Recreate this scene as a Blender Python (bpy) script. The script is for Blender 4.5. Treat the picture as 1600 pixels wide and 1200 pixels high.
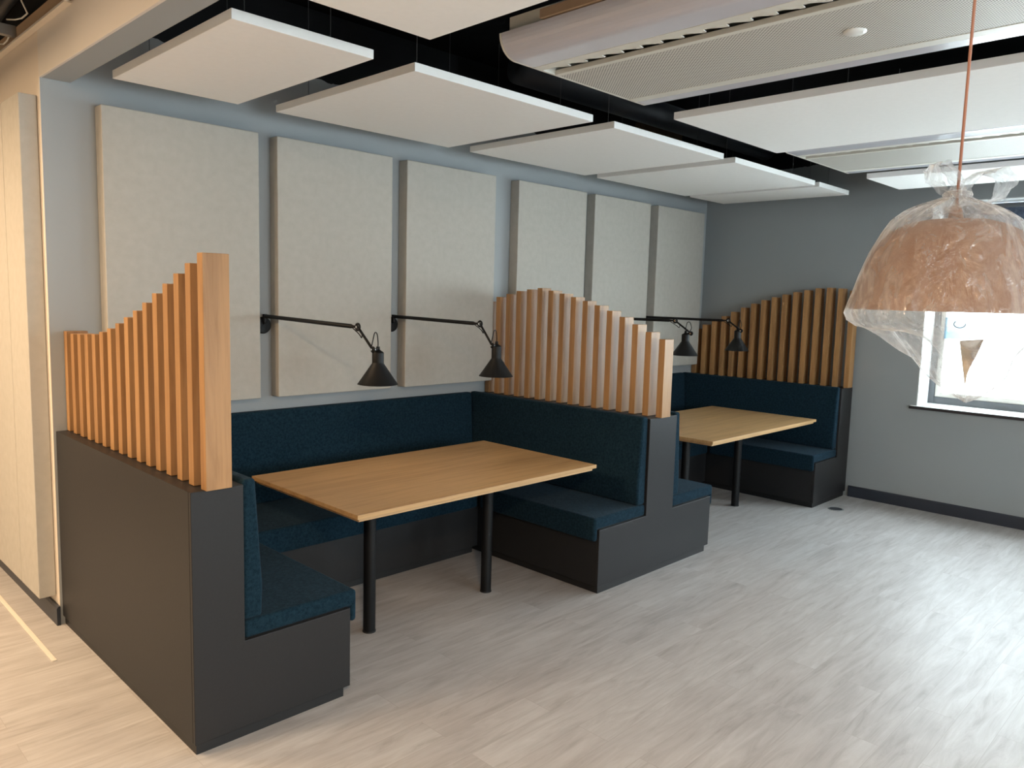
import bpy, bmesh, math, random
from mathutils import Vector, Matrix, noise
random.seed(7)
for o in list(bpy.data.objects): bpy.data.objects.remove(o)
S = bpy.context.scene
COL = S.collection

# ------------------------------------------------------------------ camera
cam = bpy.data.cameras.new('camera'); co = bpy.data.objects.new('camera', cam); COL.objects.link(co)
cam.sensor_width = 36; cam.sensor_fit = 'HORIZONTAL'; cam.lens = 36 * 1211.15 / 1600; cam.clip_start = .05
Rv, Uv, Fv = (.70283, -.71086, .02657), (.05998, .09643, .99353), (.70882, .69669, -.11041)
M = Matrix(((Rv[0], Uv[0], -Fv[0], -1.133), (Rv[1], Uv[1], -Fv[1], -4.312), (Rv[2], Uv[2], -Fv[2], 1.7311), (0, 0, 0, 1)))
co.matrix_world = M
S.camera = co
# ------------------------------------------------------------------ colour management
S.view_settings.view_transform = 'Standard'
S.view_settings.look = 'None'
S.view_settings.gamma = 1
S.view_settings.use_curve_mapping = False
S.view_settings.exposure = 0.95
# ------------------------------------------------------------------ world: bright overcast sky
W = bpy.data.worlds.new('world'); S.world = W; W.use_nodes = True
bg = W.node_tree.nodes['Background']; bg.inputs[0].default_value = (.82, .915, 1, 1); bg.inputs[1].default_value = 9.8

def area(name, loc, size, energy, color, rot=(0, 0, 0), portal=False, spread=180):
    l = bpy.data.lights.new(name, 'AREA'); l.shape = 'RECTANGLE'; l.size, l.size_y = size
    l.energy = energy; l.color = color; l.spread = math.radians(spread)
    o = bpy.data.objects.new(name, l); COL.objects.link(o); o.location = loc; o.rotation_euler = rot
    if portal: l.cycles.is_portal = True
    return o
R90 = math.pi / 2
XF = 6.05
WARM = (1, .72, .45)
WIN_Z = (.90, 2.62)
FARWIN = [(-4.35, -2.15), (-7.6, -5.2)]         # windows in the far (east) wall, y ranges
NEARWIN = [(-.2, 1.5), (1.8, 3.5)]               # windows in the wall behind the camera, x ranges
YN = -8.2
for a, b in FARWIN:      # portals guide the daylight through the openings
    area('window_portal', (XF + .30, (a + b) / 2, 1.76), (1.72, b - a), 1, (1, 1, 1), (0, R90, 0), True)
for a, b in NEARWIN:
    area('window_portal', ((a + b) / 2, YN - .25, 1.76), (b - a, 1.72), 1, (1, 1, 1), (-R90, 0, math.pi), True)
# warm ceiling lamps of the corridor zone on the left
area('corridor_lamp_light', (-1.9, .6, 2.86), (1.2, .5), 66, WARM)
area('corridor_lamp_light', (-2.1, -1.0, 2.90), (1.2, .5), 46, WARM)
area('corridor_lamp_light', (-1.37, -5.07, 2.90), (.22, .22), 72, WARM)

# ------------------------------------------------------------------ materials
def mat(name, color, rough=.6, metal=0, spec=.5, **kw):
    m = bpy.data.materials.new(name); m.use_nodes = True
    p = m.node_tree.nodes['Principled BSDF']
    p.inputs['Base Color'].default_value = (*color, 1); p.inputs['Roughness'].default_value = rough
    p.inputs['Metallic'].default_value = metal; p.inputs['Specular IOR Level'].default_value = spec
    for k, v in kw.items(): p.inputs[k.replace('_', ' ')].default_value = v
    return m
def nd(m, t, **kw):
    n = m.node_tree.nodes.new(t)
    for k, v in kw.items():
        if hasattr(n, k): setattr(n, k, v)
        else: n.inputs[k.replace('_', ' ')].default_value = v
    return n
def lk(m, a, b): m.node_tree.links.new(a, b)
def P(m): return m.node_tree.nodes['Principled BSDF']
def coords(m, scale=(1, 1, 1), rot=(0, 0, 0), which='Object'):
    t = nd(m, 'ShaderNodeTexCoord'); mp = nd(m, 'ShaderNodeMapping')
    mp.inputs['Scale'].default_value = scale; mp.inputs['Rotation'].default_value = rot
    lk(m, t.outputs[which], mp.inputs[0]); return mp.outputs[0]
def ramp(m, fac, stops):
    r = nd(m, 'ShaderNodeValToRGB'); e = r.color_ramp.elements
    while len(e) < len(stops): e.new(.5)
    for x, (p, c) in zip(e, stops): x.position = p; x.color = (*c, 1)
    lk(m, fac, r.inputs[0]); return r.outputs[0]
def bump(m, h, strength, dist=.01):
    b = nd(m, 'ShaderNodeBump'); b.inputs['Strength'].default_value = strength; b.inputs['Distance'].default_value = dist
    lk(m, h, b.inputs['Height']); lk(m, b.outputs[0], P(m).inputs['Normal'])
def mixc(m, f, a, b, mode='MIX'):
    n = nd(m, 'ShaderNodeMix', data_type='RGBA', blend_type=mode)
    for s, v in ((n.inputs[0], f), (n.inputs[6], a), (n.inputs[7], b)):
        if isinstance(v, (int, float)): s.default_value = v
        elif isinstance(v, tuple): s.default_value = (*v, 1)
        else: lk(m, v, s)
    return n.outputs[2]
def noisy(name, c1, c2, scale, rough=.7, strength=.1, vscale=(1, 1, 1), detail=4, **kw):
    m = mat(name, c1, rough, **kw)
    n = nd(m, 'ShaderNodeTexNoise', Scale=scale, Detail=detail); lk(m, coords(m, vscale), n.inputs[0])
    lk(m, ramp(m, n.outputs[0], [(.3, c1), (.7, c2)]), P(m).inputs['Base Color'])
    if strength: bump(m, n.outputs[0], strength)
    return m
def oak(name, light, dark, axis, rough=.45, fine=60, seed=0):
    m = mat(name, light, rough)
    sc = [16, 16, 16]; sc[axis] = .9
    c = coords(m, tuple(sc))
    oi = nd(m, 'ShaderNodeObjectInfo')
    add = nd(m, 'ShaderNodeVectorMath', operation='ADD')
    mul = nd(m, 'ShaderNodeMath', operation='MULTIPLY'); mul.inputs[1].default_value = 53.0
    lk(m, oi.outputs['Random'], mul.inputs[0]); lk(m, c, add.inputs[0]); lk(m, mul.outputs[0], add.inputs[1])
    n = nd(m, 'ShaderNodeTexNoise', Scale=1.0, Detail=8, Roughness=.6, Distortion=.6); lk(m, add.outputs[0], n.inputs[0])
    w = nd(m, 'ShaderNodeTexNoise', Scale=5.0, Detail=3); lk(m, add.outputs[0], w.inputs[0])
    base = ramp(m, n.outputs[0], [(.3, dark), (.5, light), (.72, tuple(min(1, x * 1.12) for x in light))])
    pores = ramp(m, w.outputs[0], [(.35, (.80, .76, .70)), (.5, (1, 1, 1))])
    tone = ramp(m, oi.outputs['Random'], [(0, (.90, .87, .84)), (1, (1.0, 1.0, 1.0))])
    col = mixc(m, 1.0, mixc(m, .55, base, pores, 'MULTIPLY'), tone, 'MULTIPLY')
    lk(m, col, P(m).inputs['Base Color']); bump(m, n.outputs[0], .04)
    return m

def wall_paint(name, c, shade_above=3.02):
    m = mat(name, c, .62, spec=.3)
    t = nd(m, 'ShaderNodeTexCoord')
    n = nd(m, 'ShaderNodeTexNoise', Scale=140.0, Detail=2); lk(m, t.outputs['Object'], n.inputs[0]); bump(m, n.outputs[0], .05, .002)
    if shade_above:  # black band puts the shade of high blockwork and open void into the colour
        sp = nd(m, 'ShaderNodeSeparateXYZ'); lk(m, t.outputs['Object'], sp.inputs[0])
        n2 = nd(m, 'ShaderNodeTexNoise', Scale=9.0, Detail=3); lk(m, t.outputs['Object'], n2.inputs[0])
        ma = nd(m, 'ShaderNodeMath', operation='MULTIPLY_ADD'); lk(m, n2.outputs[0], ma.inputs[0]); ma.inputs[1].default_value = .06; lk(m, sp.outputs[2], ma.inputs[2])
        gt = nd(m, 'ShaderNodeMath', operation='GREATER_THAN'); lk(m, ma.outputs[0], gt.inputs[0]); gt.inputs[1].default_value = shade_above + .03
        lk(m, mixc(m, gt.outputs[0], c, (.006, .006, .007)), P(m).inputs['Base Color'])
    return m

def floor_mat():
    m = mat('wood_look_vinyl_planks', (.5, .46, .42), .36, spec=.5)
    c = coords(m)
    br = nd(m, 'ShaderNodeTexBrick', offset=.37, offset_frequency=2, Scale=1.0)
    br.inputs['Brick Width'].default_value = 1.22; br.inputs['Row Height'].default_value = .152
    br.inputs['Mortar Size'].default_value = .0011; br.inputs['Mortar Smooth'].default_value = .2
    br.inputs['Color1'].default_value = (0, 0, 0, 1); br.inputs['Color2'].default_value = (1, 1, 1, 1); br.inputs['Mortar'].default_value = (.5, .5, .5, 1)
    lk(m, c, br.inputs[0])
    sh = nd(m, 'ShaderNodeVectorMath', operation='MULTIPLY_ADD')   # shift the grain per plank
    lk(m, br.outputs[0], sh.inputs[0]); sh.inputs[1].default_value = (9, 5, 3); lk(m, c, sh.inputs[2])
    mp = nd(m, 'ShaderNodeMapping'); mp.inputs['Scale'].default_value = (2.1, 17, 1); lk(m, sh.outputs[0], mp.inputs[0])
    n = nd(m, 'ShaderNodeTexNoise', Scale=1.2, Detail=9, Roughness=.68, Distortion=.9); lk(m, mp.outputs[0], n.inputs[0])
    mp2 = nd(m, 'ShaderNodeMapping'); mp2.inputs['Scale'].default_value = (1.8, 6, 1); lk(m, sh.outputs[0], mp2.inputs[0])
    n2 = nd(m, 'ShaderNodeTexNoise', Scale=1.4, Detail=3); lk(m, mp2.outputs[0], n2.inputs[0])
    a = ramp(m, n.outputs[0], [(.26, (.345, .314, .30)), (.44, (.445, .416, .405)), (.6, (.50, .473, .464)), (.78, (.56, .534, .528))])
    b = ramp(m, n2.outputs[0], [(.35, (.90, .895, .89)), (.65, (1.04, 1.05, 1.05))])
    tone = ramp(m, br.outputs[0], [(0, (.95, .945, .94)), (1, (1.02, 1.03, 1.03))])
    col = mixc(m, 1, mixc(m, 1, a, b, 'MULTIPLY'), tone, 'MULTIPLY')
    col = mixc(m, br.outputs['Fac'], col, (.37, .335, .318))
    lk(m, col, P(m).inputs['Base Color'])
    rr = ramp(m, n.outputs[0], [(.3, (.52, .52, .52)), (.7, (.42, .42, .42))]); lk(m, rr, P(m).inputs['Roughness'])
    bump(m, n.outputs[0], .05, .003)
    return m

def fabric(name, c1, c2):
    m = mat(name, c1, .95, spec=.06)
    P(m).inputs['Sheen Weight'].default_value = .08; P(m).inputs['Sheen Roughness'].default_value = .5
    P(m).inputs['Sheen Tint'].default_value = (.45, .60, .75, 1)
    c = coords(m)
    n = nd(m, 'ShaderNodeTexNoise', Scale=260.0, Detail=3, Roughness=.7); lk(m, c, n.inputs[0])
    n2 = nd(m, 'ShaderNodeTexNoise', Scale=70.0, Detail=3); lk(m, c, n2.inputs[0])
    col = mixc(m, .5, ramp(m, n.outputs[0], [(.35, c1), (.65, c2)]), ramp(m, n2.outputs[0], [(.35, c1), (.65, c2)]))
    lk(m, col, P(m).inputs['Base Color']); bump(m, n.outputs[0], .5, .003)
    return m

def perforated():
    m = mat('perforated_cream_metal', (.66, .64, .58), .5)
    t = nd(m, 'ShaderNodeTexCoord'); sp = nd(m, 'ShaderNodeSeparateXYZ'); lk(m, t.outputs['Object'], sp.inputs[0])
    def M_(op, a, b=None, c=None):
        n = nd(m, 'ShaderNodeMath', operation=op)
        for i, v in enumerate((a, b, c)):
            if v is None: continue
            if isinstance(v, (int, float)): n.inputs[i].default_value = v
            else: lk(m, v, n.inputs[i])
        return n.outputs[0]
    k = 1 / .016
    u = M_('MULTIPLY', M_('ADD', sp.outputs[0], sp.outputs[1]), k); v = M_('MULTIPLY', M_('SUBTRACT', sp.outputs[0], sp.outputs[1]), k)
    fu = M_('SUBTRACT', M_('FRACT', u), .5); fv = M_('SUBTRACT', M_('FRACT', v), .5)
    d = M_('ADD', M_('MULTIPLY', fu, fu), M_('MULTIPLY', fv, fv))
    hole = M_('LESS_THAN', d, .085)
    lk(m, mixc(m, hole, (.66, .63, .57), (.10, .09, .08)), P(m).inputs['Base Color'])
    return m

def plastic_bag():
    m = bpy.data.materials.new('clear_plastic_bag'); m.use_nodes = True
    nt = m.node_tree; nt.nodes.clear()
    out = nd(m, 'ShaderNodeOutputMaterial')
    tr = nd(m, 'ShaderNodeBsdfTransparent'); tr.inputs[0].default_value = (.97, .97, .97, 1)
    gl = nd(m, 'ShaderNodeBsdfGlossy'); gl.inputs['Roughness'].default_value = .16
    df = nd(m, 'ShaderNodeBsdfDiffuse'); df.inputs[0].default_value = (.95, .97, .98, 1)
    tl = nd(m, 'ShaderNodeBsdfTranslucent'); tl.inputs[0].default_value = (.97, .98, 1, 1)
    c = coords(m, (7, 7, 3))
    n = nd(m, 'ShaderNodeTexNoise', Scale=3.0, Detail=5, Roughness=.55, Distortion=1.2); lk(m, c, n.inputs[0])
    b = nd(m, 'ShaderNodeBump'); b.inputs['Strength'].default_value = 1; b.inputs['Distance'].default_value = .06; lk(m, n.outputs[0], b.inputs['Height'])
    lk(m, b.outputs[0], gl.inputs['Normal'])
    h = nd(m, 'ShaderNodeMixShader'); h.inputs[0].default_value = .6; lk(m, df.outputs[0], h.inputs[1]); lk(m, tl.outputs[0], h.inputs[2])
    m1 = nd(m, 'ShaderNodeMixShader'); lk(m, tr.outputs[0], m1.inputs[1]); lk(m, h.outputs[0], m1.inputs[2])
    lw = nd(m, 'ShaderNodeLayerWeight'); lw.inputs[0].default_value = .35
    fr = ramp(m, lw.outputs['Facing'], [(.1, (.22, .22, .22)), (.5, (.42, .42, .42)), (.95, (.9, .9, .9))])
    n3 = nd(m, 'ShaderNodeTexNoise', Scale=1.6, Detail=6, Roughness=.6, Distortion=1.5); lk(m, c, n3.inputs[0])
    op = ramp(m, n3.outputs[0], [(.36, (.5, .5, .5)), (.52, (.9, .9, .9)), (.66, (1.7, 1.7, 1.7))])
    lk(m, mixc(m, 1, fr, op, 'MULTIPLY'), m1.inputs[0])
    m2 = nd(m, 'ShaderNodeMixShader'); m2.inputs[0].default_value = .12; lk(m, m1.outputs[0], m2.inputs[1]); lk(m, gl.outputs[0], m2.inputs[2])
    lk(m, m2.outputs[0], out.inputs[0])
    return m
def print_mat():
    m = bpy.data.materials.new('faded_blue_print'); m.use_nodes = True
    m.node_tree.nodes.clear()
    out = nd(m, 'ShaderNodeOutputMaterial'); tr = nd(m, 'ShaderNodeBsdfTransparent'); tr.inputs[0].default_value = (.62, .84, 1, 1)
    df = nd(m, 'ShaderNodeBsdfTranslucent'); df.inputs[0].default_value = (.35, .65, .95, 1)
    mx = nd(m, 'ShaderNodeMixShader'); mx.inputs[0].default_value = .74
    lk(m, tr.outputs[0], mx.inputs[1]); lk(m, df.outputs[0], mx.inputs[2]); lk(m, mx.outputs[0], out.inputs[0])
    return m
def pane_mat():
    m = bpy.data.materials.new('window_glass'); m.use_nodes = True
    m.node_tree.nodes.clear()
    out = nd(m, 'ShaderNodeOutputMaterial'); tr = nd(m, 'ShaderNodeBsdfTransparent'); gl = nd(m, 'ShaderNodeBsdfGlossy'); gl.inputs['Roughness'].default_value = .02
    tr.inputs[0].default_value = (.95, .98, .97, 1)
    mx = nd(m, 'ShaderNodeMixShader'); mx.inputs[0].default_value = .06
    lk(m, tr.outputs[0], mx.inputs[1]); lk(m, gl.outputs[0], mx.inputs[2]); lk(m, mx.outputs[0], out.inputs[0])
    return m

MT = dict(
    floor=floor_mat(),
    wall=wall_paint('blue_grey_wall_paint', (.355, .375, .385)),
    wall_far=wall_paint('shaded_grey_wall_paint', (.30, .325, .335)),  # same wall paint, with the far wall's backlit shade put into the colour
    cream=wall_paint('cream_wall_paint', (.76, .67, .57), 2.97),  # black top stands in for the dark open void
    bulk=wall_paint('off_white_paint', (.74, .69, .63), 2.97),  # void darkness painted at its top too
    black=noisy('black_painted_soffit', (.004, .004, .005), (.007, .007, .008), 8, .9, .1, spec=.1),
    white_tile=noisy('white_ceiling_tile', (.72, .70, .67), (.76, .74, .71), 60, .9, .1),
    panel=noisy('cream_felt', (.455, .43, .385), (.49, .465, .42), 22, .95, .12, spec=.1),
    baffle=noisy('white_acoustic_board', (.92, .91, .89), (.94, .93, .91), 30, .9, .04, spec=.2),
    char=noisy('charcoal_laminate', (.0185, .018, .019), (.0205, .020, .0212), 90, .45, .02, spec=.32),
    plinth=mat('black_plinth', (.012, .012, .013), .5),
    fabric=fabric('teal_wool_fabric', (.003, .011, .019), (.0135, .036, .055)),
    slat=oak('oak_slats', (.41, .222, .09), (.285, .143, .054), 2),
    table=oak('oak_table_top', (.53, .325, .148), (.42, .243, .103), 0, .42),
    tedge=oak('oak_table_edge', (.60, .38, .19), (.42, .25, .12), 0, .5),
    blackmetal=mat('black_powder_coat', (.004, .004, .0045), .5, spec=.28),
    shade_in=mat('white_enamel', (.75, .74, .70), .4),
    chrome=mat('chrome', (.8, .8, .8), .15, 1),
    navy=mat('dark_navy_skirting', (.022, .028, .042), .4),
    copper=noisy('copper_shade', (.215, .105, .055), (.23, .115, .062), 40, .55, 0),
    cord=mat('copper_fabric_cord', (.42, .20, .14), .7),
    bag=plastic_bag(),
    glass=pane_mat(),
    frame=mat('dark_grey_window_frame', (.10, .105, .115), .45),
    sash=mat('pale_window_sash', (.62, .60, .55), .5),
    reveal=mat('white_reveal', (.80, .82, .82), .6),
    sill=mat('white_sill', (.82, .82, .80), .3),
    siledge=mat('dark_sill_edge', (.02, .018, .022), .4),
    blind=noisy('dark_blue_mottled_fabric', (.035, .05, .085), (.10, .125, .18), 45, .9, .1),
    opal=mat('opal_diffuser', (.62, .61, .66), .16, spec=.6),
    beam=mat('cream_beam_metal', (.72, .70, .63), .4),
    perf=perforated(),
    dark=mat('dark_slot', (.02, .018, .016), .8),
    steel=mat('galvanised_steel', (.45, .45, .44), .4, .7),
    cable=mat('white_cable', (.7, .68, .62), .5),
    foil=noisy('foil_insulation', (.30, .27, .24), (.55, .50, .45), 20, .35, .8, metal=.5),
    duct=mat('dark_duct', (.03, .033, .04), .5),
    timber=noisy('raw_timber', (.40, .27, .17), (.47, .33, .21), 12, .7, .1, (1, .1, 1)),
    strip=mat('pale_trim_strip', (.76, .69, .60), .5),
    brown=noisy('brown_board', (.10, .06, .03), (.13, .08, .045), 12, .8, .05),
    wire=mat('steel_wire', (.10, .10, .10), .5),
    white=mat('white_plastic', (.85, .85, .82), .4),
    flap=noisy('copper_light_brown', (.50, .33, .17), (.6, .42, .24), 30, .5, .2),  # tan colour for copper light seen through folded plastic
    ink=print_mat(),
    paving=noisy('pale_paving', (.75, .74, .72), (.82, .81, .79), 3, .9, 0),
    leaf=noisy('green_leaves', (.10, .22, .05), (.25, .42, .12), 9, .8, .1),
    ring=mat('brushed_metal', (.35, .36, .36), .35, .8),
)

# ------------------------------------------------------------------ mesh builder
class MB:
    def __init__(s): s.bm = bmesh.new()
    def box(s, x0, x1, y0, y1, z0, z1):
        v = [s.bm.verts.new((x, y, z)) for x in (x0, x1) for y in (y0, y1) for z in (z0, z1)]
        for f in ((0, 1, 3, 2), (4, 6, 7, 5), (0, 4, 5, 1), (2, 3, 7, 6), (0, 2, 6, 4), (1, 5, 7, 3)): s.bm.faces.new([v[i] for i in f])
        return s
    def prism(s, poly, axis, a, b):
        """poly in the two other axes (in xyz order), extruded along axis from a to b"""
        def pt(p, t):
            q = list(p); q.insert(axis, t); return q
        A = [s.bm.verts.new(pt(p, a)) for p in poly]; B = [s.bm.verts.new(pt(p, b)) for p in poly]
        s.bm.faces.new(A); s.bm.faces.new(B[::-1]); n = len(poly)
        for i in range(n): s.bm.faces.new((A[i], B[i], B[(i + 1) % n], A[(i + 1) % n]))
        return s
    def tube(s, pts, r, seg=12, cap=True):
        pts = [Vector(p) for p in pts]; rs = r if isinstance(r, (list, tuple)) else [r] * len(pts)
        rings = []; up = None
        for i, p in enumerate(pts):
            d = (pts[min(i + 1, len(pts) - 1)] - pts[max(i - 1, 0)]).normalized()
            if up is None: up = Vector((0, 0, 1)) if abs(d.z) < .9 else Vector((1, 0, 0))
            a = d.cross(up).normalized(); up = a.cross(d).normalized()
            rings.append([s.bm.verts.new(p + rs[i] * (math.cos(t) * a + math.sin(t) * up)) for t in [2 * math.pi * k / seg for k in range(seg)]])
        for A, B in zip(rings, rings[1:]):
            for k in range(seg): s.bm.faces.new((A[k], A[(k + 1) % seg], B[(k + 1) % seg], B[k]))
        if cap: s.bm.faces.new(rings[0][::-1]); s.bm.faces.new(rings[-1])
        return s
    def lathe(s, prof, c=(0, 0, 0), seg=40, closed=False):
        rings = []
        for r, z in prof:
            if r < 1e-6: rings.append([s.bm.verts.new((c[0], c[1], c[2] + z))])
            else: rings.append([s.bm.verts.new((c[0] + r * math.cos(2 * math.pi * k / seg), c[1] + r * math.sin(2 * math.pi * k / seg), c[2] + z)) for k in range(seg)])
        pairs = list(zip(rings, rings[1:])) + ([(rings[-1], rings[0])] if closed else [])
        for A, B in pairs:
            for k in range(seg):
                f = []
                for v in (A[k % len(A)], A[(k + 1) % len(A)], B[(k + 1) % len(B)], B[k % len(B)]):
                    if v not in f: f.append(v)
                if len(f) > 2: s.bm.faces.new(f)
        return s
    def torus(s, c, R, r, axis=1, seg=20, n=8):
        c = Vector(c); pts = []
        ax = [Vector((1, 0, 0)), Vector((0, 1, 0)), Vector((0, 0, 1))]
        u, v, w = ax[(axis + 1) % 3], ax[(axis + 2) % 3], ax[axis]
        rings = []
        for i in range(seg):
            t = 2 * math.pi * i / seg; d = math.cos(t) * u + math.sin(t) * v
            rings.append([s.bm.verts.new(c + d * (R + r * math.cos(q)) + w * r * math.sin(q)) for q in [2 * math.pi * k / n for k in range(n)]])
        for i in range(seg):
            A, B = rings[i], rings[(i + 1) % seg]
            for k in range(n): s.bm.faces.new((A[k], A[(k + 1) % n], B[(k + 1) % n], B[k]))
        return s
    def build(s, name, m, parent=None, bevel=0, seg=2, smooth=False, origin=None, **tags):
        if smooth != 'keep': bmesh.ops.recalc_face_normals(s.bm, faces=s.bm.faces)
        me = bpy.data.meshes.new(name)
        if origin is None and parent is not None: origin = parent.location
        if origin is not None: bmesh.ops.translate(s.bm, verts=s.bm.verts, vec=-Vector(origin))
        s.bm.to_mesh(me); s.bm.free()
        me.materials.append(MT[m] if isinstance(m, str) else m)
        if smooth: me.shade_smooth() if smooth is not True else me.shade_smooth()
        o = bpy.data.objects.new(name, me); COL.objects.link(o)
        if parent is not None:
            o.parent = parent
            po = Vector((0, 0, 0)); q = parent
        elif origin is not None: o.location = origin
        if bevel:
            b = o.modifiers.new('bevel', 'BEVEL'); b.width = bevel; b.segments = seg; b.limit_method = 'ANGLE'; b.angle_limit = math.radians(35)
            if seg > 2:
                me.shade_smooth(); wn = o.modifiers.new('wn', 'WEIGHTED_NORMAL')
        for k, v in tags.items(): o[k] = v
        return o
def thing(name, loc, label, cat, group=None):
    o = bpy.data.objects.new(name, None); COL.objects.link(o); o.location = loc; o.empty_display_size = .1
    o['label'] = label; o['category'] = cat; o['kind'] = 'thing'
    if group: o['group'] = group
    return o
def tag(o, label, cat, group=None):
    o['label'] = label; o['category'] = cat; o['kind'] = 'thing'
    if group: o['group'] = group
    return o
def sub(mb, name, m, part, root, **kw):      # sub-part: parent is a part whose mesh is in root coordinates
    o = mb.build(name, m, None, origin=root.location, **kw); o.location = (0, 0, 0); o.parent = part; return o
def struct(mb, name, m, **kw): return mb.build(name, m, kind='structure', **kw)

# ------------------------------------------------------------------ the room
ZS, XL, YB = 3.42, -4.6, 4.0
struct(MB().box(XL, XF + .4, YN - .3, YB, -.1, 0), 'floor', 'floor')
struct(MB().box(XL, XF + .4, YN - .3, YB, ZS, ZS + .15), 'ceiling', 'black')
struct(MB().box(-.009, XF + .4, 0, .25, 0, ZS), 'wall_back', 'wall')
lw = MB().box(-.012, -.0095, .001, YB, 0, ZS); struct(lw, 'wall_left', 'cream')
struct(MB().box(XL - .15, XL, YN, YB, 0, ZS), 'wall_corridor', 'wall_far')
struct(MB().box(XL, 0, YB, YB + .15, 0, ZS), 'wall_corridor_end', 'cream')
# far wall with window openings
m = MB(); ys = [YN - .3]
ww = sorted(FARWIN); prev = YN - .3
for a, b in ww:
    m.box(XF, XF + .36, prev, a, 0, ZS); m.box(XF, XF + .36, a, b, 0, WIN_Z[0]); m.box(XF, XF + .36, a, b, WIN_Z[1], ZS); prev = b
m.box(XF, XF + .36, prev, 0, 0, ZS); struct(m, 'wall_right', 'wall_far')
m = MB(); prev = XL
for a, b in NEARWIN:
    m.box(prev, a, YN - .3, YN, 0, ZS); m.box(a, b, YN - .3, YN, 0, WIN_Z[0]); m.box(a, b, YN - .3, YN, WIN_Z[1], ZS); prev = b
m.box(prev, XF, YN - .3, YN, 0, ZS); struct(m, 'wall_near', 'wall_far')
# downstand beam over the corridor edge and the corridor ceiling
struct(MB().box(-.014, -.0005, YN, .0, 2.715, ZS), 'trim_1', 'bulk', bevel=.002)
struct(MB().box(0, .121, YN, -.0005, 2.716, ZS), 'trim_2', 'wall')
struct(MB().box(XL, -.032, YN, -.53, 2.93, 2.96), 'ceiling', 'white_tile')
tag(MB().box(-.045, -.0145, -.53, YB - .05, 2.925, 2.935).build('ceiling_edge_trim', 'strip'), 'pale flat edge trim along the top of the off white downstand', 'trim')
tag(MB().box(-.030, -.0145, -.52, YB - .05, 2.9355, 3.0).build('timber_batten', 'timber'), 'raw brown timber batten above the edge trim of the open ceiling', 'batten')
# skirtings
struct(MB().prism([(XF - .001, 0), (XF - .016, 0), (XF - .016, .09), (XF - .010, .10), (XF - .001, .10)], 1, YN, -1.632), 'baseboard_right', 'navy')
struct(MB().prism([(-.013, 0), (-.030, 0), (-.030, .088), (-.022, .10), (-.013, .10)], 1, -.012, YB), 'baseboard_left', 'navy')

# ------------------------------------------------------------------ windows
def window(n, horiz_y, a, b, blind=False):
    z0, z1 = WIN_Z; d0, d1 = .27, .34
    def B(mb, u0, u1, w0, w1, q0, q1):          # u along wall, w depth outwards, q height
        if horiz_y: mb.box(XF + w0, XF + w1, u0, u1, q0, q1)
        else: mb.box(u0, u1, YN - w1, YN - w0, q0, q1)
        return mb
    f = MB(); fw = .055
    B(f, a, a + fw, d0, d1, z0, z1); B(f, b - fw, b, d0, d1, z0, z1); B(f, a + fw, b - fw, d0, d1, z0, z0 + fw + .01); B(f, a + fw, b - fw, d0, d1, z1 - fw, z1)
    mid = (a + b) / 2; B(f, mid - .03, mid + .03, d0, d1, z0 + fw + .01, z1 - fw)
    fo = struct(f, 'window_%d' % n, 'frame', bevel=.004)
    s = MB()
    for u0, u1 in ((a + fw + .001, mid - .031), (mid + .031, b - fw - .001)):
        q0, q1 = z0 + fw + .011, z1 - fw - .001; sw = .04
        B(s, u0, u0 + sw, d0 + .012, d1 - .012, q0, q1); B(s, u1 - sw, u1, d0 + .012, d1 - .012, q0, q1)
        B(s, u0 + sw, u1 - sw, d0 + .012, d1 - .012, q0, q0 + sw); B(s, u0 + sw, u1 - sw, d0 + .012, d1 - .012, q1 - sw, q1)
    so = s.build('sash', 'sash', fo, bevel=.003); so['label'] = 'pale inner sash'
    g = MB()
    for u0, u1 in ((a + fw + .03, mid - .06), (mid + .06, b - fw - .03)): B(g, u0, u1, d0 + .03, d0 + .036, z0 + fw + .03, z1 - fw - .03)
    g.build('glass_pane', 'glass', fo)
    r = MB(); t = .008
    B(r, a, a + t, 0, d0 - .001, z0 + .001, z1 - t); B(r, b - t, b, 0, d0 - .001, z0 + .001, z1 - t); B(r, a, b, 0, d0 - .001, z1 - t, z1)
    r.build('reveal_lining', 'reveal', fo)
    s = MB(); B(s, a - .045, b + .045, -.035, -.001, z0 - .024, z0); B(s, a + .009, b - .009, -.001, d0 - .002, z0 + .001, z0 + .006)
    si = s.build('window_sill', 'sill', fo, bevel=.002)
    s = MB(); B(s, a - .047, b + .047, -.041, -.0355, z0 - .026, z0 - .002); e = s.build('sill_edge', 'siledge', si)
    return fo
window(1, True, *FARWIN[0]); window(2, True, *FARWIN[1]); window(3, False, *NEARWIN[0]); window(4, False, *NEARWIN[1])
bl = thing('roller_blind', (XF + .20, -3.25, 2.60), 'dark blue mottled blind at the top of the far window behind the bagged pendant', 'blind')
MB().box(XF + .190, XF + .194, -4.32, -2.18, 2.20, 2.58).build('blind_fabric', 'blind', bl)
MB().tube([(XF + .20, -4.33, 2.585), (XF + .20, -2.17, 2.585)], .02).build('roller_tube', 'frame', bl)
MB().box(XF + .183, XF + .201, -4.32, -2.18, 2.18, 2.2).build('bottom_bar', 'frame', bl)
# outside
struct(MB().box(XF + .4, XF + 40, -40, 30, -.3, -.1), 'ground_outside', 'paving')
sh = MB()
bmesh.ops.create_icosphere(sh.bm, subdivisions=4, radius=1)
for v in sh.bm.verts:
    n_ = noise.noise(v.co * 3.1) * .28 + noise.noise(v.co * 9) * .16; v.co = v.co * (1 + n_); v.co.z *= .55; v.co *= .9
tag(sh.build('shrub', 'leaf', origin=(0, 0, 0)), 'small green shrub outside the far window', 'shrub').location = (16.5, -3.5, .28)

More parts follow.
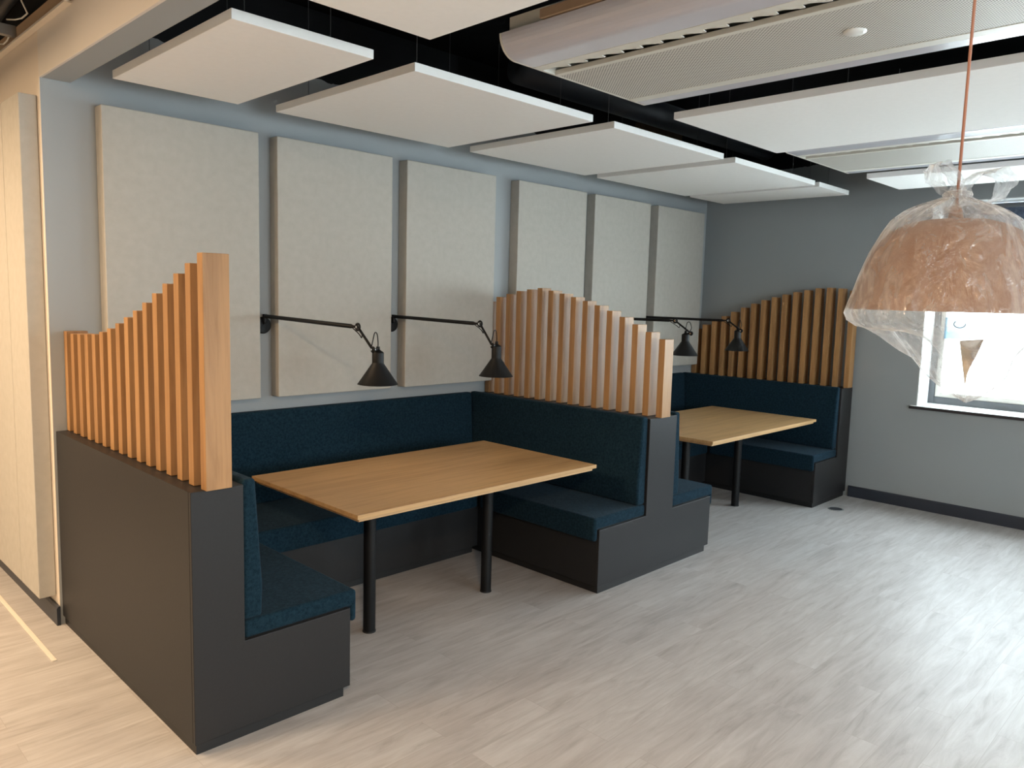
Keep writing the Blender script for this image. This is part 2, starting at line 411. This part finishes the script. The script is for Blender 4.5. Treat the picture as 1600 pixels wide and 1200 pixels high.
# ------------------------------------------------------------------ wall panels
PX = [(.228, 1.058), (1.172, 1.996), (2.115, 2.940), (3.1815, 3.998), (4.108, 4.926), (5.051, 5.867)]
PL = ['cream felt wall panel nearest the warm lit corner, behind the near end slats',
      'cream felt wall panel between the first and second black wall lamps',
      'cream felt wall panel just left of the middle slatted divider',
      'cream felt wall panel rising directly behind the middle slatted divider',
      'cream felt wall panel second from the far corner, between two wall lamps',
      'cream felt wall panel next to the far grey corner']
for (a, b), l in zip(PX, PL):
    tag(MB().box(a, b, -.0923, -.001, 1.103, 2.6246).build('acoustic_wall_panel', 'panel', origin=(a, 0, 1.103), bevel=.006, seg=3), l, 'acoustic panel', 'cream felt panels on the back wall')
for y0, y1, l in ((.05, .375, 'cream felt panel on the warm return wall, at the outside corner'), (.385, 1.6, 'cream felt panel deeper along the warm return wall, at the left photo edge')):
    tag(MB().box(-.092, -.013, y0, y1, .14, 2.64).build('acoustic_wall_panel', 'panel', origin=(-.05, y0, .14), bevel=.005, seg=3), l, 'acoustic panel', 'cream felt panels on the return wall')

# ------------------------------------------------------------------ ceiling panels
CZ, CT = 2.71, .0385
CP = [(.223, .845, -1.504, -.279, 'small white hanging ceiling panel nearest the downstand, in the wall row'),
      (1.063, 2.308, -1.504, -.279, 'large white hanging ceiling panel above the first table'),
      (2.500, 3.727, -1.504, -.279, 'large white hanging ceiling panel above the middle slatted divider'),
      (3.885, 5.190, -1.504, -.279, 'large white hanging ceiling panel above the far table'),
      (5.275, 5.890, -1.504, -.279, 'small white hanging ceiling panel at the far grey wall end of the wall row'),
      (.20, .842, -5.2, -1.878, 'white hanging ceiling panel cut off by the top photo edge beside the near chilled beam'),
      (2.531, 3.734, -5.2, -1.880, 'long white hanging ceiling panel between the two chilled beams'),
      (5.074, 5.790, -5.2, -1.955, 'narrow white hanging ceiling panel between the far chilled beam and grey wall')]
for x0, x1, y0, y1, l in CP:
    t = thing('hanging_baffle', ((x0 + x1) / 2, (y0 + y1) / 2, CZ), l, 'ceiling panel', 'white hanging ceiling panels')
    MB().box(x0, x1, y0, y1, CZ, CZ + CT).build('board', 'baffle', t, bevel=.002)
    for sx in (x0 + .12, x1 - .12):
        for sy in (y0 + .14, y1 - .14):
            MB().tube([(sx, sy, CZ + CT), (sx, sy, ZS)], .0016, 6).build('hanging_wire', 'wire', t)

# ------------------------------------------------------------------ chilled beams
def beam(x0, x1, y0, y1, label, discs):
    z = 2.735; t = thing('chilled_beam', ((x0 + x1) / 2, (y0 + y1) / 2, z), label, 'chilled beam', 'cream chilled beams')
    R = .095; xl, xr = x0 - R, x1 + R * .35
    arc = lambda cx, s_, rr, rx: [(cx + s_ * rx * math.sin(a), z + rr - rr * math.cos(a)) for a in [R90 * k / 10 for k in range(11)]]
    lp = arc(x0, -1, R, R); rp = arc(x1 - .01, 1, R, R * .45)
    outline = lp[::-1] + rp                      # left top -> left bottom -> right bottom -> right top
    MB().prism([(x, q + .0) for x, q in outline], 1, y1 - .012, y1).build('end_plate', 'beam', t)
    w = x1 - x0
    # opal diffusers: curved strips with thickness
    a = x0 + .105 * w / .94; b = x1 - .09
    inn = arc(x0, -1, R - .008, R - .008)
    MB().prism(lp[::-1] + [(a, z), (a, z + .008)] + [(x, q + .008) for x, q in inn], 1, y0, y1 - .013).build('light_diffuser', 'opal', t, smooth=False)
    inn = arc(x1 - .01, 1, R - .008, R * .45 - .006)
    MB().prism(rp[::-1] + [(b, z), (b, z + .008)] + [(x, q + .008) for x, q in inn], 1, y0, y1 - .013).build('light_diffuser', 'opal', t)
    s0 = a + .055; s1 = s0 + .085; p0 = s1 + .03; p1 = b - .065
    for u0, u1 in ((a + .001, s0), (s1, p0), (p1, b - .001)):
        MB().box(u0, u1, y0, y1 - .013, z - .001, z + .02).build('trim_rail', 'beam', t, bevel=.002)
    MB().box(p0, p1, y0, y1 - .013, z + .001, z + .006).build('perforated_panel', 'perf', t)
    MB().box(s0 - .02, s1 + .02, y0, y1 - .013, z + .07, z + .075).build('slot_back', 'dark', t)
    tv = MB(); yy = y1 - .06; n = 0
    while yy > y0 and n < 60:                    # toothed air vane projecting from the rail
        tv.prism([(s0 + .001, yy), (s0 + .001, yy - .088), (s0 + .040, yy - .084), (s0 + .040, yy - .072)], 2, z + .004, z + .008); yy -= .095; n += 1
    tv.build('air_vane', 'beam', t)
    MB().box(xl + .03, x1 + .02, y0, y1 - .03, z + .10, z + .16).build('housing', 'beam', t)
    MB().box(xl - .012, xl + .02, y0, y1 - .24, z + .10, z + .135).build('side_bracket', 'timber', t)
    for sx in (x0 + .05, x1 - .1):
        for sy in (y1 - .35, (y0 + y1) / 2, y0 + .3):
            MB().tube([(sx, sy, z + .155), (sx, sy, ZS)], .003, 6).build('hanging_rod', 'wire', t)
    for dy in discs:
        d = MB().lathe([(0, -.008), (.030, -.008), (.040, -.003), (.042, .003), (0, .003)], ((p0 + p1) / 2 - .01, dy, z), 28).build('sprinkler_cover', 'white', t, smooth=True)
    return t
beam(1.315, 2.275, -5.0, -1.87, 'cream chilled beam nearest the camera, with perforated face and toothed air slot', [-3.10])
beam(3.905, 4.935, -5.0, -1.87, 'cream chilled beam beyond the long white panel, towards the grey wall', [-3.63])

# ------------------------------------------------------------------ benches
H, LH, KZ = 1.007, .393, .045
D = 1.60
LIP, CT_ = .325, .466
YBK = -.56          # front of back benches
def seat(root, xb, xf, yf):
    s = 1 if xf > xb else -1
    m_ = MB()
    m_.prism([(xb + s * .002, LH + .002), (xf + s * .004, LH + .002), (xf + s * .004, LIP), (xf + s * .038, LIP), (xf + s * .038, CT_), (xb + s * .002, CT_)], 1, yf, YBK - .046)
    m_.box(min(xb + s * .002, xf + s * .036), max(xb + s * .002, xf + s * .036), YBK - .0459, -.004, LH + .002, CT_)
    return m_.build('seat_cushion', 'fabric', root, bevel=.021, seg=4)
def back(root, xb, s, yf):
    m_ = MB().prism([(xb + s * .003, CT_ + .001), (xb + s * .080, CT_ + .001), (xb + s * .084, CT_ + .12), (xb + s * .056, 1.021), (xb + s * .003, 1.021)], 1, yf, -.004)
    return m_.build('backrest_cushion', 'fabric', root, bevel=.014, seg=4)
NEAR = [1.508, 1.500, 1.503, 1.509, 1.514, 1.530, 1.550, 1.577, 1.607, 1.638, 1.673, 1.712, 1.750, 1.788, 1.825, 1.860]
MIDT = [1.700, 1.736, 1.759, 1.783, 1.795, 1.806, 1.789, 1.770, 1.748, 1.724, 1.697, 1.664, 1.627, 1.584, 1.540, 1.500]
FART = [1.465, 1.512, 1.557, 1.605, 1.652, 1.697, 1.738, 1.774, 1.803, 1.831, 1.855, 1.874, 1.893, 1.898, 1.893, 1.875]
def slats(root, x0, x1, tops):
    for i, z in enumerate(tops):
        y = -.006 - .1045 * i
        MB().box(x0, x1, y - .045, y, H + .0005, z).build('slat', 'slat', root, bevel=.002)
# near end bench
W1, SX = .2002, .676
b = thing('booth_bench', (0.34, -.8, 0), 'charcoal end bench at near left with rising oak slats on its back', 'bench', 'booth benches')
L = [(0, KZ), (SX, KZ), (SX, LH), (W1, LH), (W1, H), (0, H)]
MB().prism([(.0, KZ), (SX - .002, KZ), (SX - .002, LH), (W1, LH), (W1, H - .001), (.0, H - .001)], 1, -D + .019, -.003).build('carcass', 'char', b, bevel=.002)
MB().prism(L, 1, -D, -D + .018).build('end_panel', 'char', b, bevel=.0025)
MB().box(.010, SX - .025, -D + .014, -.003, 0, KZ - .0005).build('plinth', 'plinth', b)
seat(b, W1, SX, -D + .006); back(b, W1, 1, -D + .012); slats(b, .05, .148, NEAR)
# middle double bench
M0, M1, M2, M3 = 2.389, 2.857, 3.156, 3.6325
b = thing('booth_bench', ((M1 + M2) / 2, -.8, 0), 'charcoal back to back bench between the two tables with arched oak slats', 'bench', 'booth benches')
T = lambda e: [(M0 + e, KZ), (M3 - e, KZ), (M3 - e, LH), (M2, LH), (M2, H - e / 2), (M1, H - e / 2), (M1, LH), (M0 + e, LH)]
MB().prism(T(.002), 1, -D + .019, -.003).build('carcass', 'char', b, bevel=.002)
MB().prism(T(0), 1, -D, -D + .018).build('end_panel', 'char', b, bevel=.0025)
MB().box(M0 + .02, M3 - .025, -D + .014, -.003, 0, KZ - .0005).build('plinth', 'plinth', b)
seat(b, M1, M0, -D + .006); seat(b, M2, M3, -D + .006); back(b, M1, -1, -D + .012); back(b, M2, 1, -D + .012); slats(b, 2.95, 3.048, MIDT)
# far end bench
F0, F1, F2, FD = 5.338, 5.787, 6.03, 1.61
b = thing('booth_bench', (5.7, -.8, 0), 'charcoal end bench against the far grey wall with rising oak slats', 'bench', 'booth benches')
G = lambda e: [(F2, KZ), (F0 + e, KZ), (F0 + e, LH), (F1, LH), (F1, H - e / 2), (F2, H - e / 2)]
MB().prism(G(.002), 1, -FD + .019, -.003).build('carcass', 'char', b, bevel=.002)
MB().prism(G(0), 1, -FD, -FD + .018).build('end_panel', 'char', b, bevel=.0025)
MB().box(F0 + .02, F2 - .004, -FD + .014, -.003, 0, KZ - .0005).build('plinth', 'plinth', b)
seat(b, F1, F0, -FD + .006); back(b, F1, -1, -FD + .012); slats(b, 5.90, 5.998, FART)
# back benches along the wall
def back_bench(xa, xb, la, lb, label):
    b = thing('wall_bench', ((xa + xb) / 2, -.28, 0), label, 'bench', 'wall benches')
    MB().box(xa + .001, xb - .001, YBK, -.003, KZ, LH).build('carcass', 'char', b, bevel=.002)
    MB().box(xa + .03, xb - .03, YBK + .02, -.003, 0, KZ - .0005).build('plinth', 'plinth', b)
    MB().prism([(-.004, LH + .002), (YBK - .004, LH + .002), (YBK - .004, LIP), (YBK - .038, LIP), (YBK - .038, CT_), (-.004, CT_)], 0, xa + .039, xb - .039).build('seat_cushion', 'fabric', b, bevel=.021, seg=4)
    MB().prism([(-.004, CT_ + .001), (-.080, CT_ + .001), (-.084, CT_ + .12), (-.056, 1.021), (-.004, 1.021)], 0, la + .0855, lb - .0855).build('backrest_cushion', 'fabric', b, bevel=.014, seg=4)
back_bench(SX, M0, W1, M1, 'teal cushioned wall bench behind the first table, under two wall lamps')
back_bench(M3, F0, M2, F1, 'teal cushioned wall bench behind the far table, mostly hidden by the middle bench')

# ------------------------------------------------------------------ tables
def table(x0, x1, y0, y1, legs, label):
    t = thing('booth_table', ((x0 + x1) / 2, (y0 + y1) / 2, 0), label, 'table', 'oak booth tables')
    top = MB().box(x0, x1, y0, y1, .7185, .74).build('table_top', 'table', t, bevel=.0015)
    e = .018
    MB().box(x0 + e, x1 - e, y0 + e, y1 - e, .703, .718).build('under_board', 'tedge', t)
    for lx, ly in legs:
        l = MB().tube([(lx, ly, .0), (lx, ly, .702)], .0315, 28).build('leg', 'blackmetal', t, smooth=True)
        l.data.set_sharp_from_angle(angle=math.radians(40))
        sub(MB().lathe([(0, 0), (.034, 0), (.034, .006), (.0318, .008), (0, .008)], (lx, ly, 0), 28), 'foot_cap', 'plinth', l, t)
table(.813, 2.53, -1.450, -.451, [(1.1125, -1.118), (1.941, -1.118)], 'oak topped booth table in the near booth, on black tube legs')
table(3.812, 5.5665, -1.494, -.462, [(4.07, -1.118), (4.90, -1.117)], 'oak topped booth table in the far booth by the grey wall')

# ------------------------------------------------------------------ wall lamps
def wall_lamp(px, j, c, st, sb, label):
    t = thing('wall_lamp', (px, 0, 1.53), label, 'wall lamp', 'black swing arm wall lamps')
    pl = MB().tube([(px, -.001, 1.53), (px, -.016, 1.53), (px, -.022, 1.53)], [.050, .050, .043], 32).build('wall_plate', 'blackmetal', t)
    sub(MB().tube([(px, -.022, 1.53), (px, -.025, 1.53)], .007, 12), 'screw', 'blackmetal', pl, t)
    J, Cc, ST, SB = Vector(j), Vector(c), Vector(st), Vector(sb)
    A = Vector((px, -.035, 1.585))
    MB().tube([(px, -.02, 1.545), (px, -.036, 1.55), A], .010, 14).tube([A - Vector((0, 0, .02)), A + Vector((0, 0, .012))], .013, 14).build('pivot', 'blackmetal', t)
    d = (J - A).normalized()
    MB().tube([A, A + d * .02, J - d * .06, J - d * .045, J - d * .016], [.0105, .0115, .0115, .007, .006], 14).build('arm', 'blackmetal', t, smooth=True)
    jt = MB().torus(J, .016, .0062, 0).build('elbow_joint', 'blackmetal', t, smooth=True)
    sub(MB().tube([J + Vector((-.010, 0, 0)), J + Vector((.014, 0, 0))], .007, 12), 'joint_screw', 'chrome', jt, t)
    e = (Cc - J).normalized()
    MB().tube([J + e * .014, Cc], .0068, 12).build('forearm', 'blackmetal', t, smooth=True)
    hd = Vector((ST.x - Cc.x, ST.y - Cc.y, 0)); hu = hd.normalized()
    cl = MB().tube([Cc - hu * .008, ST + Vector((0, 0, Cc.z - ST.z - .004))], .007, 12).torus(Cc, .012, .005, 0).build('shade_clamp', 'blackmetal', t, smooth=True)
    sub(MB().tube([Cc + Vector((-.014, 0, 0)), Cc + Vector((.014, 0, 0))], .006, 12), 'clamp_screw', 'chrome', cl, t)
    # cable loops
    lp = [Cc.lerp(J, .12) + Vector((0, -.004, 0)), Cc + Vector((0, .0, .045)) , Cc.lerp(ST, .35) + Vector((0, 0, .082)), Cc.lerp(ST, .8) + Vector((0, 0, .075)), ST + Vector((.0, 0, .035)), ST + Vector((0, 0, .012))]
    def spline(p, n=8):
        o = []
        for i in range(len(p) - 1):
            p0, p1, p2, p3 = p[max(i - 1, 0)], p[i], p[i + 1], p[min(i + 2, len(p) - 1)]
            for k in range(n):
                u = k / n; o.append(.5 * ((2 * p1) + (-p0 + p2) * u + (2 * p0 - 5 * p1 + 4 * p2 - p3) * u * u + (-p0 + 3 * p1 - 3 * p2 + p3) * u ** 3))
        return o + [p[-1]]
    MB().tube(spline(lp), .0028, 8).build('cable', 'blackmetal', t, smooth=True)
    lj = [J - d * .05 + Vector((0, 0, -.006)), J + Vector((0, -.01, -.035)), J + e * .03 + Vector((0, -.012, -.035)), J + e * .05]
    MB().tube(spline(lj), .0026, 8).build('cable', 'blackmetal', t, smooth=True)
    # head: socket cap, neck and conical shade
    zt, zb = ST.z, SB.z; ax = (ST.x, ST.y, 0); h = zt - zb
    zc = zb + .105
    MB().lathe([(0, zt + .012), (.009, zt + .012), (.010, zt - .004), (.018, zt - .010), (.028, zt - .016), (.0298, zt - .022), (.0298, zc + .004), (0, zc + .004)], ax, 28).build('socket', 'blackmetal', t, smooth=True).data.set_sharp_from_angle(angle=math.radians(50))
    sd = MB().lathe([(.0285, zc + .012), (.0305, zc), (.099, zb + .004), (.103, zb), (.101, zb - .001), (.096, zb + .003), (.029, zc - .002)], ax, 48, closed=True).build('lamp_shade', 'blackmetal', t, smooth=True)
    sd.data.set_sharp_from_angle(angle=math.radians(40))
    sub(MB().lathe([(.0285, zc - .0035), (.0952, zb + .0025), (.0948, zb + .002), (.028, zc - .0045)], ax, 40, closed=True), 'shade_lining', 'shade_in', sd, t)
    sub(MB().lathe([(0, zc - .065), (.014, zc - .062), (.022, zc - .045), (.020, zc - .025), (.012, zc - .004), (0, zc)], ax, 20), 'bulb', 'white', sd, t, smooth=True)
wall_lamp(1.115, (1.114, -1.0, 1.564), (1.104, -1.145, 1.459), (1.178, -1.085, 1.457), (1.188, -1.085, 1.278), 'black swing arm wall lamp nearest the camera, over the left of the first table')
wall_lamp(2.056, (2.051, -.9, 1.571), (2.017, -1.045, 1.450), (2.097, -1.0, 1.459), (2.10, -1.0, 1.263), 'black swing arm wall lamp just left of the middle slatted divider')
wall_lamp(4.053, (4.05, -.975, 1.589), (4.053, -1.12, 1.497), (4.072, -1.06, 1.503), (4.075, -1.06, 1.326), 'black swing arm wall lamp whose arm starts behind the middle slats')
wall_lamp(4.988, (5.0, -.9, 1.584), (4.966, -1.045, 1.503), (5.012, -.99, 1.515), (5.02, -.99, 1.330), 'black swing arm wall lamp in front of the far slats')

# ------------------------------------------------------------------ pendant lamp and its bag
PC = Vector((.987, -3.726, 1.7258)); K, KR = .846, .772      # K: height scale of lamp and bag, KR: width scale
pd = thing('pendant_lamp', PC, 'large copper dome pendant lamp wrapped in clear plastic', 'pendant lamp')
prof = [(.289, 0), (.287, .012), (.276, .05), (.262, .095), (.248, .135), (.232, .17), (.212, .2), (.182, .228), (.145, .247), (.10, .259), (.05, .264), (.012, .266)]
prof = [(r * KR, z * K) for r, z in prof]
inner = [(r - .006, z - .004 if i else 0) for i, (r, z) in enumerate(prof)]
MB().lathe(prof + inner[::-1], PC, 72).build('shade', 'copper', pd, smooth=True)
MB().lathe([(r - .0065, z - (.0045 if i else -.001)) for i, (r, z) in enumerate(prof[:-1])] + [(.0, .258 * K)], PC, 60).build('shade_lining', 'shade_in', pd, smooth=True)
MB().lathe([(0, .13), (.022, .135), (.026, .15), (.026, .212), (0, .212)], PC, 20).build('lamp_holder', 'white', pd, smooth=True)
MB().lathe([(0, .256), (.009, .256), (.014, .243), (.017, .2255), (0, .2255)], PC, 20).build('cap', 'copper', pd, smooth=True)
MB().tube([PC + Vector((0, 0, .25)), PC + Vector((.002, 0, .8)), PC + Vector((.0, 0, ZS - 1.745))], .0036, 10).build('cord', 'cord', pd, smooth=True)
MB().lathe([(0, ZS - 1.725), (.05, ZS - 1.725), (.05, ZS - 1.75), (.01, ZS - 1.76), (0, ZS - 1.76)], PC, 28).build('ceiling_rose', 'copper', pd)
bagt = thing('plastic_bag', PC + Vector((0, 0, -.22)), 'clear plastic bag tied around the copper pendant lamp, hanging to a point', 'bag')
R3 = Vector((.703, -.711, 0)); F3 = Vector((.711, .703, 0))
secs = [(z * K, r * KR, o * K, a_) for z, r, o, a_ in [(.352, .020, 0, .1), (.338, .026, 0, .1), (.322, .034, 0, .15), (.312, .055, 0, .22), (.300, .092, 0, .15), (.282, .135, 0, .10), (.258, .176, 0, .05), (.225, .203, 0, .03), (.17, .237, 0, .02), (.10, .266, 0, .02), (.05, .283, 0, .02), (.015, .296, 0, .02), (-.012, .303, 0, .03), (-.034, .292, .002, .06), (-.052, .262, .004, .09), (-.058, .226, .008, .10), (-.046, .194, .014, .10), (-.052, .176, .025, .10), (-.10, .163, .05, .11), (-.15, .136, .062, .12), (-.19, .110, .068, .14), (-.225, .072, .074, .17), (-.248, .036, .077, .2), (-.262, .010, .079, .2)]]
bag = MB(); rings = []; NS = 150
# refine sections
ref = []
for i in range(len(secs) - 1):
    for k in range(4):
        u = k / 4; ref.append(tuple(secs[i][q] * (1 - u) + secs[i + 1][q] * u for q in range(4)))
ref.append(secs[-1])
CONE = [(.303, -.0119), (.285, -.035), (.255, -.06), (.222, -.085), (.185, -.115), (.145, -.15), (.112, -.19), (.07, -.225), (.034, -.25), (.008, -.2621)]
I0 = [i for i, q in enumerate(ref) if q[0] < -.012 * K][0] - 1
for idx, (z, r, off, am) in enumerate(ref):
    ring = []
    for k in range(NS):
        t = 2 * math.pi * k / NS; d = Vector((math.cos(t), math.sin(t), 0))
        w = noise.noise(Vector((d.x * 3.2, d.y * 3.2, z * 4))) + .5 * noise.noise(Vector((d.x * 9 + 3, d.y * 9, z * 6))) + .35 * (1 - abs(noise.noise(Vector((d.x * 6, d.y * 6 + 7, z * 2.5)))) * 2)
        fold = min(1, max(0, (-d.dot(R3) - .55) / .4)); fold = fold * fold * (3 - 2 * fold); zz = z
        if z < -.012 * K:                     # the loose fold below the rim exists on one side only
            q = 0
            u_ = (idx - I0) / (len(ref) - 1 - I0); zz_ = (-.012 - .25 * u_) * K
            for (ra, za), (rb, zb_) in zip(CONE, CONE[1:]):
                if zb_ <= zz_ / K <= za: q = rb + (ra - rb) * ((zz_ / K - zb_) / (za - zb_))
            rr0 = r * fold + q * KR * (1 - fold); zz = z * fold + zz_ * (1 - fold); r_ = rr0
        else: r_ = r
        rr = r_ * (1 + am * w)
        if 0 <= z <= .225:                     # stay outside the shade
            lim = .0
            for (r0, z0), (r1, z1) in zip(prof, prof[1:]):
                if z0 <= z <= z1: lim = r0 + (r1 - r0) * (z - z0) / max(1e-6, z1 - z0)
            rr = max(rr, lim + .004)
        p = PC + R3 * off + d * rr + Vector((0, 0, zz + .006 * w * min(1, am * 8)))
        ring.append(bag.bm.verts.new(p))
    rings.append(ring)
for A, B in zip(rings, rings[1:]):
    for k in range(NS): bag.bm.faces.new((A[k], A[(k + 1) % NS], B[(k + 1) % NS], B[k]))
bag.bm.faces.new(rings[-1])
bag.build('bag_body', 'bag', bagt, smooth=True)
def ear(center, w, h, lean, ribbon):
    e = MB(); rows = []
    for i in range(25):
        t = -math.pi * .5 + .3 + (2 * math.pi - .6) * i / 24
        p = center + R3 * (w * math.cos(t) + lean * math.sin(t)) + Vector((0, 0, h * math.sin(t)))
        row = []
        for k in range(7):
            q = (k - 3) / 3
            dd = F3 * (ribbon * q) + R3 * (.010 * noise.noise(Vector((i * .5, k * .7, w * 30)))) + Vector((0, 0, .012 * noise.noise(Vector((i * .4, k * .9, 4)))))
            row.append(e.bm.verts.new(p + dd * (.5 + .5 * math.sin(math.pi * (i + 1) / 26))))
        rows.append(row)
    for A, B in zip(rows, rows[1:]):
        for k in range(6): e.bm.faces.new((A[k], A[k + 1], B[k + 1], B[k]))
    e.build('tied_ear', 'bag', bagt, smooth=True)
ear(PC + R3 * .064 + Vector((0, 0, .300)), .050, .040, .012, .050)
ear(PC - R3 * .034 + Vector((0, 0, .318)), .026, .036, -.022, .040)
MB().torus(PC + Vector((0, 0, .282)), .024, .009, 2).build('knot', 'bag', bagt, smooth=True)
fl = MB()  # added flap, coloured as copper light through the folded plastic
pts = [(.064, -.085), (.128, -.078), (.105, -.125), (.098, -.165), (.085, -.195), (.074, -.215), (.090, -.16), (.078, -.115)]
fl.bm.faces.new([fl.bm.verts.new(PC + R3 * a * K + F3 * (.02 + .05 * noise.noise(Vector((a * 40, q * 40, 1)))) + Vector((0, 0, q * K))) for a, q in pts])
bmesh.ops.triangulate(fl.bm, faces=fl.bm.faces)
fo_ = fl.build('copper_light_flap', 'flap', bagt); fo_['label'] = 'brown flap standing in for copper light through the folded bag tip'; so_ = fo_.modifiers.new('s', 'SOLIDIFY'); so_.thickness = .001

# faded print on the bag, just under the rim
N2 = Vector((-.964, -.266, 0)); T2 = Vector((.266, -.964, 0)); pp = MB(); g = []
for i in range(9):
    row = []
    for k in range(6):
        a_ = -.01 + .27 * i / 8; z_ = -.012 - .048 * k / 5; r_ = .222 - .5 * (-.012 - z_) * 1.0
        row.append(pp.bm.verts.new(PC + T2 * (r_ * math.sin(a_)) + N2 * (r_ * math.cos(a_) + .004) + Vector((0, 0, z_))))
    g.append(row)
for A, B in zip(g, g[1:]):
    for k in range(5): pp.bm.faces.new((A[k], A[k + 1], B[k + 1], B[k]))
po_ = pp.build('printed_patch', 'ink', bagt, smooth=True); po_['label'] = 'pale blue print'
mk = []
for i in range(15):
    t_ = math.pi * (.75 + 1.3 * i / 14); mk.append(PC + T2 * (.026 + .011 * math.cos(t_)) + N2 * (.236) + Vector((0, 0, -.026 + .008 * math.sin(t_))))
MB().tube(mk, .0012, 6).build('printed_mark', 'frame', bagt)['label'] = 'small grey curved mark'

# ------------------------------------------------------------------ floor details and things above the ceiling
fb = thing('floor_socket', (5.487, -1.75, 0), 'round metal floor socket beside the far end bench', 'floor socket')
MB().lathe([(.052, .0005), (.064, .0005), (.062, .004), (.054, .004)], (5.487, -1.75, 0), 36, closed=True).build('ring', 'ring', fb)
MB().lathe([(0, .0005), (.0515, .0005), (.0515, .003), (0, .003)], (5.487, -1.75, 0), 36).build('lid', 'duct', fb)
tag(MB().box(-.163, -.143, -.425, 2.4, .0005, .006).build('trim_strip', 'strip', bevel=.001), 'pale narrow trim strip lying on the floor along the return wall', 'trim strip')
ch = MB().box(-2.2, -.032, .285, .289, 2.955, 3.005).box(-2.2, -.032, .289, .325, 2.955, 2.958).box(-2.2, -.032, .289, .325, 3.002, 3.005)
tag(ch.build('ceiling_channel', 'steel'), 'grey metal channel crossing the open ceiling above the corridor', 'channel')
def cable(pts, label):
    tag(MB().tube(pts, .004, 8).build('cable', 'cable', smooth=True), label, 'cable', 'white cables in the open ceiling')
cable([(-.075, .26, 3.02), (-.062, .16, 3.0), (-.055, .08, 2.99), (-.05, .0, 2.995), (-.085, -.05, 3.03), (-.13, -.1, 3.25)], 'white cable rising past the grey channel in the open ceiling')
cable([(-.05, .335, 2.965), (-.05, .38, 2.95), (-.053, .44, 2.945), (-.06, .50, 2.955), (-.13, .58, 3.1)], 'white cable looping down below the grey channel in the open ceiling')
dm = MB(); dp = []; dr = []
for i in range(70):
    u = i / 69; dp.append((-.115 + .02 * math.sin(9 * u), 1.6 - 1.42 * u, 3.25 + .012 * math.sin(13 * u))); dr.append(.068 + (.007 if i % 2 else 0) + .006 * noise.noise(Vector((u * 9, 0, 0))))
tag(dm.tube(dp, dr, 20).build('flexible_duct', 'foil'), 'crumpled foil duct in the open corner ceiling', 'duct')
tag(MB().tube([(-.055, 1.8, 3.10), (-.055, .5, 3.10), (-.06, .1, 3.13), (-.06, -.5, 3.14)], .028, 16).build('pipe', 'duct', smooth=True), 'dark pipe beside the foil duct in the open corner ceiling', 'pipe')
tag(MB().tube([(2.6, -.62, 3.22), (XF - .01, -.62, 3.22)], .10, 24).build('ventilation_duct', 'duct', smooth=True), 'dark round duct above the wall row of ceiling panels', 'duct')
tag(MB().box(4.75, 5.45, -.05, -.002, 3.03, 3.33).build('brown_board', 'brown'), 'brown board fixed high on the wall above the far ceiling panels', 'board')
